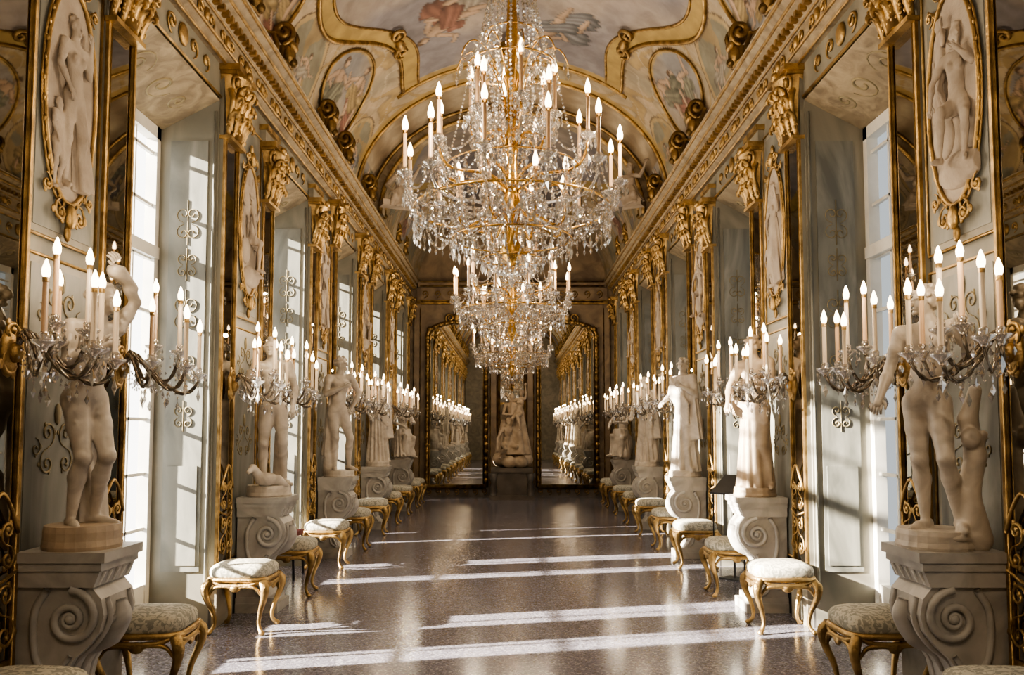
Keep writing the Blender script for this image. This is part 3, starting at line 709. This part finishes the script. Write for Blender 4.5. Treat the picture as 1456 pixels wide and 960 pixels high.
# ------------------------------------------------------------ medallion panels
def reliefbuild(v):
    def b(F,T):
        if v==0:
            figure(F,(0,0,-.52),0,.98,P(fem=1,seed=3,el=(.15,-.02,.7),hl=(.13,-.05,.88),er=(-.15,-.02,.66),hr=(-.08,-.06,.55)),T)
            figure(F,(-.13,0,-.55),.3,.5,P(seed=4,el=(.15,-.02,.8),hl=(.17,-.02,.95),er=(-.15,-.02,.66),hr=(-.1,-.06,.55)),T)
            F.cloth((.05,.02,.1),(.14,.02,-.5),.04,.09,1,1,6,.015)
        else:
            figure(F,(.04,0,-.45),.5,.95,P(fem=1,seed=5,pz=.42,el=(.15,-.05,.6),hl=(.05,-.1,.7),er=(-.17,-.03,.58),hr=(-.18,-.06,.45),kl=(.1,-.13,.3),al=(.08,-.1,.08),kr=(-.08,-.14,.36),ar=(-.1,-.12,.1),yaw=.6),T)
            figure(F,(-.12,.02,-.1),-.4,.6,P(seed=8,el=(.15,-.02,.7),hl=(.17,-.05,.88),er=(-.15,-.02,.66),hr=(-.08,-.06,.55)),T)
            F.ell((.05,.02,-.42),(.2,.1,.1),None,.03); F.ell((-.1,.02,-.2),(.1,.06,.12),None,.03)
    return b
def medal(v):
    def flat(V):
        return np.stack([np.maximum(-V[:,1]*.55+.025,.005),np.clip(V[:,0],-.22,.22),V[:,2]],1)
    def extra(mb):
        n=40; E_=lambda k,x:[(x,.25*k*cos(t),.6*k*sin(t)) for t in np.linspace(0,2*pi,n,endpoint=False)]
        mb.add(E_(1,.012)+E_(1,0),[tuple(range(n))]+[(i,(i+1)%n,n+(i+1)%n,n+i) for i in range(n)],0,False)
        mb.tube(E_(1,.02),.013,1,6,True); mb.tube(E_(1.07,.012),.007,1,5,True)
        for i in range(36):
            t=i*2*pi/36; mb.ell((.02,.262*cos(t),.62*sin(t)),(.01,.010,.02),1,5,4)
        for sz in(1,-1):
            for s in(1,-1):
                scroll_yz(mb,.03,s*.09,sz*.66,.07,-sz*pi/2,1.4,s*sz,.011,1)
                scroll_yz(mb,.02,s*.21,sz*.54,.055,-sz*pi/2,1.3,-s*sz,.009,1)
            mb.ell((.035,0,sz*.67),(.03,.04,.07),1,8,6); mb.ell((.02,0,sz*.76),(.02,.025,.05),1,6,5)
    return sculpt('medal%d'%v,reliefbuild(v),((-.33,-.3,-.58),(.33,.25,.6)),.009,[STUC,GOLD],extra,flat)
MD=[medal(0),medal(1)]
def panelmesh():
    mb=MB(); w=.33
    for z0,z1 in((.5,2.5),(2.6,4.4)):
        mb.box(0,.012,-w,w,z0,z1,0)
        p=[(.018,-w,z0),(.018,w,z0),(.018,w,z1),(.018,-w,z1)]
        for i in range(4): mb.tube([p[i],p[(i+1)%4]],.009,1,5)
        q=.28; mb.box(.012,.016,-q,q,z0+.05,z1-.05,2)
    mb.box(0,.03,-w,w,.2,.46,0)
    for zc in(2.2,1.5):
        for s in(1,-1): s_scroll(mb,.018,s*.085,zc,.32,-s,.006,3); scroll_yz(mb,.018,s*.19,zc,.055,pi/2,1.2,s,.005,3)
        mb.ell((.02,0,zc+.18),(.012,.03,.06),3,6,4)
    return mb.mesh('panel',[PANEL,GOLD,JAMB,PAINTG])
PN=panelmesh()
for sg,nm in SIDES:
    rz=0 if sg<0 else pi
    for i,c in enumerate(CS):
        place('scagliola_panel',PN,(sg*(HW-.001),c,0),rz); place('stucco_relief_medallion',MD[(i+(sg>0))%2],(sg*(HW-.018),c,3.42),rz)

mb=MB()
for s in(1,-1):
    p=spiral((.12,.34),.13,-pi/2,1.5,1,20,.2); mb.tube([(a,s*.07,b) for a,b in p],[.02,.04,.025],0,6)
    mb.tube(cat([(.04,s*.12,.3),(.1,s*.2,.12),(.05,s*.14,.02)],4),[.03,.02],0,6)
mb.ell((.16,0,.13),(.07,.08,.12),0,10,7); mb.ell((.2,0,.22),(.05,.09,.05),0,10,6); mb.ell((.2,0,.055),(.05,.05,.05),0); mb.lathe([(.05,0.01),(.1,.01),(.06,.1),(.09,.2)],(.1,0,0),0,10)
BR=mb.mesh('bracket',[GOLD2])
for sg,nm in SIDES:
    for c in CS:
        for dy in(-.53,.53): place('gilded_cornice_ornament',BR,(sg*(HW-.06),c+dy,5.2),0 if sg<0 else pi)
def b_sf(F,T):
    figure(F,(0,0,-.25),0,1.35,P(seed=15,pz=.32,c=(.03,.0),el=(.2,-.02,.58),hl=(.28,-.04,.74),er=(-.17,-.05,.45),hr=(-.12,-.16,.36),kl=(.13,-.1,.34),al=(.16,-.06,.16),kr=(-.08,-.12,.32),ar=(-.12,-.08,.14),yaw=.5),T)
    F.ell((0,.04,.08),(.24,.12,.1),None,.04); F.cloth((.05,0,.35),(.12,-.03,.02),.1,.2,1.1,.7,8,.02,.03)
SF=sculpt('stuccofig',b_sf,((-.45,-.35,-.02),(.45,.3,1.2)),.015,[STUC],lambda mb: mb.box(-.3,.3,-.12,.14,0,.1,0))
for sg in(-1,1): place('stucco_figure',SF,(sg*1.86,12.95,5.2),radians(-sg*25),.9)

# ------------------------------------------------------------ pedestals
def pedestal():
    mb=MB()
    mb.box(0,.44,-.205,.205,.95,1.0,0); mb.box(0,.42,-.195,.195,.91,.95,0); mb.prism([(0,.83),(.38,.83),(.41,.91),(0,.91)],-.185,.185,0)
    prof=[(0,.83),(.36,.83),(.41,.77),(.425,.69),(.405,.61),(.35,.54),(.285,.48),(.24,.40),(.22,.30),(.235,.2),(.28,.13),(0,.13)]
    mb.prism(prof,-.165,.165,0)
    mb.box(0,.37,-.19,.19,0,.08,0); mb.box(0,.33,-.18,.18,.08,.13,0)
    for s in(-1,1):
        p=spiral((.265,.675),.145,pi*.5,2.4,-1,46,.12); mb.tube([(a,s*(.165+.008),b) for a,b in p],[.022,.02,.014,.01],0,6)
        mb.ell((.265,s*.175,.675),(.025,.02,.025),0,10,6)
        p=cat([(.15,s*.17,.82),(.09,s*.17,.7),(.10,s*.17,.5),(.17,s*.17,.36),(.17,s*.17,.2),(.24,s*.17,.14)],6); mb.tube(p,[.02,.018,.014],0,6)
        p=spiral((.08,.24),.06,pi/2,1.6,1,20,.2); mb.tube([(a,s*.171,b) for a,b in p],[.014,.01],0,5)
        p=cat([(.27,s*.17,.5),(.205,s*.175,.4),(.19,s*.175,.28),(.24,s*.175,.16)],6); mb.tube(p,.014,0,5)
        mb.tube(cat([(.41,s*.11,.77),(.43,s*.11,.69),(.41,s*.11,.61),(.35,s*.11,.53),(.28,s*.11,.475),(.235,s*.11,.4),(.22,s*.11,.3),(.235,s*.11,.2)],4),.016,0,5)
    for k_ in range(5): mb.tube([(.375,-.14+.07*k_,.84),(.405,-.14+.07*k_,.9)],.014,0,6)
    mb.tube(cat([(.425,0,.74),(.43,0,.66),(.375,0,.56),(.28,0,.48),(.24,0,.38)],5),[.03,.055,.06,.03,.01],0,7)
    for k_ in range(4):
        for s in(-1,1): mb.tube([(.425-.035*k_,0,.68-.06*k_),(.415-.04*k_,s*.085,.64-.05*k_)],[.025,.012],0,5)
    return mb.mesh('pedestal',[MARB2])
PED=pedestal()
PY=[4.17,7.34,10.3,13.2,16.1]
rots=[(62,-38),(25,-40),(35,-50),(30,-30),(40,-40)]
scs=[(.94,.90),(1.,1.),(1.04,1.04),(1,1),(1,1)]
for sg,nm in SIDES:
    for i,y in enumerate([1.48]+PY):
        place('marble_pedestal',PED,(sg*(HW-.035),y,0),0 if sg<0 else pi)
        if i==0: place('marble_statue',S_L[3] if sg<0 else S_R[2],(sg*2.19,y,1.0),radians(-sg*60)); continue
        q=0 if sg<0 else 1
        me=(S_L if sg<0 else S_R)[i-1]; place('marble_statue',me,(sg*(2.16 if i==1 and q else 2.19),y,1.0),radians(rots[i-1][q]),scs[i-1][q])

# ------------------------------------------------------------ stools
def stool():
    mb=MB(); w,d=.235,.205
    n1,n2=28,9; v=[];f=[]
    for j in range(n2+1):
        ph=-pi/2+pi*j/n2; cz=math.copysign(abs(sin(ph))**.75,sin(ph)); cr_=abs(cos(ph))**.35
        for i in range(n1):
            t=2*pi*i/n1; cx_=math.copysign(abs(cos(t))**.45,cos(t)); sy=math.copysign(abs(sin(t))**.45,sin(t))
            v.append((w*1.02*cr_*cx_,d*1.02*cr_*sy,.475+.062*cz+(.015*(1-(cr_)**2) if cz>0 else 0)))
    for j in range(n2):
        for i in range(n1): k_=(i+1)%n1; f.append((j*n1+i,j*n1+k_,(j+1)*n1+k_,(j+1)*n1+i))
    mb.add(v,f,0)
    rim=[(w*math.copysign(abs(cos(t))**.45,cos(t)),d*math.copysign(abs(sin(t))**.45,sin(t)),.425) for t in np.linspace(0,2*pi,32,endpoint=False)]
    mb.tube(rim,.02,1,6,True); mb.tube([(x,y,.398-.018*cos(4*t)) for (x,y,z),t in zip(rim,np.linspace(0,2*pi,32,endpoint=False))],.016,1,6,True)
    for sx in(1,-1):
        for sy in(1,-1):
            a=np.array([sx,sy*.87])
            pts=[(a[0]*.205,a[1]*.205,.42),(a[0]*.235,a[1]*.235,.36),(a[0]*.225,a[1]*.225,.28),(a[0]*.19,a[1]*.19,.18),(a[0]*.175,a[1]*.175,.09),(a[0]*.19,a[1]*.19,.04),(a[0]*.215,a[1]*.215,.015)]
            mb.tube(cat(pts,4),[.032,.036,.026,.019,.015,.016,.02],1,8)
            mb.ell((a[0]*.24,a[1]*.24,.37),(.028,.028,.04),1,8,5)
            mb.ell((a[0]*.21,a[1]*.21,.018),(.026,.026,.018),1,8,5)
            mb.tube(cat([(a[0]*.21,a[1]*.225,.3),(a[0]*.16,a[1]*.235,.365),(a[0]*.06,a[1]*.235,.375),(0,a[1]*.235,.35)],4),[.01,.016,.014],1,5)
            mb.tube(cat([(a[0]*.225,a[1]*.2,.3),(a[0]*.235,a[1]*.15,.365),(a[0]*.235,a[1]*.06,.375),(a[0]*.235,0,.35)],4),[.01,.016,.014],1,5)
    for s in(1,-1):
        mb.ell((0,s*.207,.365),(.045,.016,.035),1,8,5); mb.ell((s*.237,0,.365),(.016,.045,.035),1,8,5)
    return mb.mesh('stool',[FAB,GOLD])
ST=stool()
SY=[3.56,4.86,6.58,7.98,9.52,10.95,12.45,13.85,15.35,16.75,17.6,.8,2.15]
for sg,nm in SIDES:
    for i,y in enumerate(SY):
        place('gilded_stool',ST,(sg*(2.14+.015*sin(i*7+sg)),y,0),radians(rng.uniform(-4,4)))

# ------------------------------------------------------------ chandelier
def chandelier():
    mb=MB(); top=4.2
    mb.lathe([(.02,.0),(.06,.05),(.09,.12),(.04,.2),(.05,.35),(.09,.42),(.05,.55),(.035,.8),(.06,.95),(.03,1.05),(.035,1.3),(.07,1.42),(.03,1.5),(.045,1.75),(.03,2.1),(.06,2.25),(.05,2.5),(.02,2.6)],(0,0,0),0,14)
    mb.tube([(0,0,2.3),(0,0,top)],.018,0,6)
    z=2.7
    while z<top-.1: mb.ell((0,0,z),(.035,.035,.05),0,6,4); z+=.13
    mb.lathe([(.16,top-.13),(.2,top-.06),(.05,top)],(0,0,0),0,14)
    def ring(r,z,t=.012,mat=0): mb.tube([(r*cos(a),r*sin(a),z) for a in np.linspace(0,2*pi,48,endpoint=False)],t,mat,5,True)
    for r,z,t in((.72,.42,.010),(.44,.2,.008),(.33,1.5,.008),(.13,2.45,.02),(.5,.72,.006),(.22,.05,.008),(.2,1.75,.008)): ring(r,z,t)
    def chain(p0,p1,sag,step=.03,r=.010,h=.026,out=0):
        p0=np.array(p0,float);p1=np.array(p1,float); n=max(3,int((np.linalg.norm(p1-p0)+abs(sag)*1.2)/step))
        for i in range(n+1):
            t=i/n; q=p0+(p1-p0)*t; q[2]-=sag*4*t*(1-t)
            if out: k_=1+out*sin(pi*t); q[0]*=k_; q[1]*=k_
            mb.cry(q,r,h,1)
    def pend(x,y,z,s=1.):
        mb.cry((x,y,z-.02*s),.009*s,.03*s,1); mb.cry((x,y,z-.075*s),.017*s,.085*s,1)
    tiers=[(12,.80,.57,.27,.30,.1),(8,.58,.86,.27,.55,.25),(6,.33,1.10,.27,.9,0.),(8,.42,.40,.18,.3,.2)]
    for n,R,z,h,zr,a0 in tiers:
        prev=None
        for i in range(n+1):
            a=a0+2*pi*i/n; c,s=cos(a),sin(a); zz=z+.05*((i%n)%2)
            x,y=R*c,R*s
            if i<n:
                p=bez([(.05*c,.05*s,zr),(R*.35*c,R*.35*s,zr+.28),(R*.95*c,R*.95*s,z-.38),(R*c,R*s,zz-.02)],14)
                mb.tube(p,[.014,.012,.009],1 if n==12 else 0,6)
                mb.lathe([(.01,-.04),(.025,-.02),(.055,.0),(.062,.015),(.02,.012),(.022,.04),(.014,.05)],(x,y,zz),1,10)
                mb.lathe([(.0145,0),(.0135,h)],(x,y,zz+.04),2,8); mb.lathe([(.017,-.02),(.017,.004)],(x,y,zz+.04+h),0,8)
                mb.lathe([(.013,0),(.022,.022),(.023,.045),(.015,.08),(.003,.115)],(x,y,zz+.04+h),3,8)
                for j in range(8):
                    t=j*pi/4; pend(x+.055*cos(t),y+.055*sin(t),zz-.0,.75)
                pend(x,y,zz-.07,1.3)
                chain((x,y,zz-.02),(R*.25*c,R*.25*s,zr+.1),.12)
                for j in(5,8,11): pend(*p[j],.9)
            if prev is not None: 
                chain((prev[0],prev[1],prev[2]),(x,y,zz),.13); chain((prev[0]*.97,prev[1]*.97,prev[2]),(x*.97,y*.97,zz),.22)
            prev=(x,y,zz)
    for i in range(26):
        a=2*pi*i/26; c,s=cos(a),sin(a)
        chain((.13*c,.13*s,2.45),(.33*c,.33*s,1.5),-.0,.034,.013,.034,-.2)
        chain((.33*c,.33*s,1.48),(.16*c,.16*s,1.0),.02,.032,.012,.032,.15)
        if i%2==0: chain((.12*c,.12*s,2.45),(.2*c,.2*s,1.75),.0,.035,.014,.035); chain((.2*c,.2*s,1.74),(.1*c,.1*s,.75),.0,.035,.012,.033)
    for i in range(10):
        a=2*pi*i/10; c,s=cos(a),sin(a); pp=bez([(.04*c,.04*s,1.1),(.12*c,.12*s,1.7),(.36*c,.36*s,1.75),(.42*c,.42*s,1.5)],10)
        mb.tube(pp,.006,0,4)
        for q in(4,6,8,9): pend(*pp[q],1.)
    for i in range(56):
        a=2*pi*i/56; c,s=cos(a),sin(a); x,y=.72*c,.72*s
        mb.cry((x,y,.39),.011,.03,1); mb.cry((x,y,.355),.011,.03,1); mb.cry((x,y,.28),.014,.11,1); mb.cry((x,y,.20),.012,.06,1)
    for i in range(12):
        a0=2*pi*i/12; a1=a0+pi/6; chain((.72*cos(a0),.72*sin(a0),.42),(.72*cos(a1),.72*sin(a1),.42),.2,.026,.012,.03)
    for i in range(40):
        a=2*pi*i/40; c,s=cos(a),sin(a); mb.cry((.44*c,.44*s,.17),.01,.03,1); mb.cry((.44*c,.44*s,.1),.014,.1,1)
        if i%2==0: chain((.72*c,.72*s,.42),(.44*c,.44*s,.2),.06); chain((.44*c,.44*s,.2),(.22*c,.22*s,.05),.05)
    for i in range(20):
        a=2*pi*i/20; c,s=cos(a),sin(a); mb.cry((.22*c,.22*s,-.01),.014,.09,1); chain((.22*c,.22*s,.05),(.03*c,.03*s,-.06),.03)
    for i in range(28):
        a=2*pi*i/28; c,s=cos(a),sin(a); pend(.5*c,.5*s,.72,1.1)
        if i%2: chain((.5*c,.5*s,.72),(.44*c,.44*s,.22),.0,.035,.011,.03)
        if i%4==0: chain((.33*c,.33*s,1.45),(.5*c,.5*s,.74),.03)
    mb.cry((0,0,-.1),.035,.12,1)
    return mb.mesh('chandelier',[BRASS,CRYS,CAND,BULB])
CH=chandelier()
for y in(5.9,11.0,16.1,.8):
    o=place('crystal_chandelier',CH,(0,y,2.80 if y<15 else 2.66),y*.3,1)
    for i in range(3):
        a=.1+2*pi*(i*4)/12; plight('chandelier_light',o,(.80*cos(a),.80*sin(a),1.06),33,.02)
    plight('chandelier_light',o,(.33,0,1.60),34,.02)

mb=MB(); mb.box(-.13,.13,-.1,.1,0,.015,0); mb.tube([(0,0,.01),(0,0,.95)],.012,0,8)
mb.add([(-.2,-.14,.92),(.2,-.14,.92),(.2,.14,1.1),(-.2,.14,1.1),(-.2,-.135,.90),(.2,-.135,.90),(.2,.145,1.08),(-.2,.145,1.08)],[(0,1,2,3),(4,7,6,5),(0,4,5,1),(1,5,6,2),(2,6,7,3),(3,7,4,0)],0,False)
for s in(-1,1): mb.tube([(s*.19,-.1,.93),(s*.19,-.1,.0)],.008,0,6)
place('information_lectern',mb.mesh('lectern',[BLACK]),(2.38,8.75,0),radians(-50))
mb=MB(); mb.box(-.2,.2,-.2,.2,.44,.49,1)
for sx in(-1,1):
    for sy in(-1,1): mb.tube([(sx*.18,sy*.18,.45),(sx*.2,sy*.2,0)],.014,0,6)
    mb.tube([(sx*.18,.19,.45),(sx*.18,.24,.88)],.014,0,6)
mb.box(-.19,.19,.2,.25,.62,.88,1)
place('attendant_chair',mb.mesh('chair',[BLACK,RED]),(-2.52,8.9,0),radians(90))

# ------------------------------------------------------------ light
w=D.worlds.new('sky'); SC.world=w; w.use_nodes=True; nt=w.node_tree; bg=nt.nodes['Background']
tc=nt.nodes.new('ShaderNodeTexCoord'); sx=nt.nodes.new('ShaderNodeSeparateXYZ'); nt.links.new(tc.outputs['Generated'],sx.inputs[0])
mr=nt.nodes.new('ShaderNodeMapRange'); mr.inputs['From Min'].default_value=-1; mr.inputs['From Max'].default_value=1
nt.links.new(sx.outputs['X'],mr.inputs['Value'])
cr=nt.nodes.new('ShaderNodeValToRGB'); cr.color_ramp.elements[0].color=(1,.96,.89,1); cr.color_ramp.elements[1].color=(.10,.105,.108,1)
x=cr.color_ramp.elements.new(.40); x.color=(.6,.58,.54,1)
x=cr.color_ramp.elements.new(.60); x.color=(.07,.075,.078,1)
nt.links.new(mr.outputs['Result'],cr.inputs['Fac']); nt.links.new(cr.outputs['Color'],bg.inputs['Color']); bg.inputs['Strength'].default_value=5.0
from mathutils import Vector
S=D.lights.new('sun','SUN'); S.energy=62; S.angle=radians(.9); S.color=(1,.90,.75)
o=D.objects.new('sun',S); o.rotation_euler=Vector((1,.23,-.37)).to_track_quat('-Z','Y').to_euler(); o.location=(-6,4,6); COL.objects.link(o)

cam=D.cameras.new('camera'); co=D.objects.new('camera',cam); COL.objects.link(co); SC.camera=co
co.location=(0,0,1.6); co.rotation_euler=(radians(93.5),0,0); cam.lens=1150*36/1456; cam.sensor_width=36
cam.shift_y=60/1456; cam.clip_start=.05; cam.clip_end=200
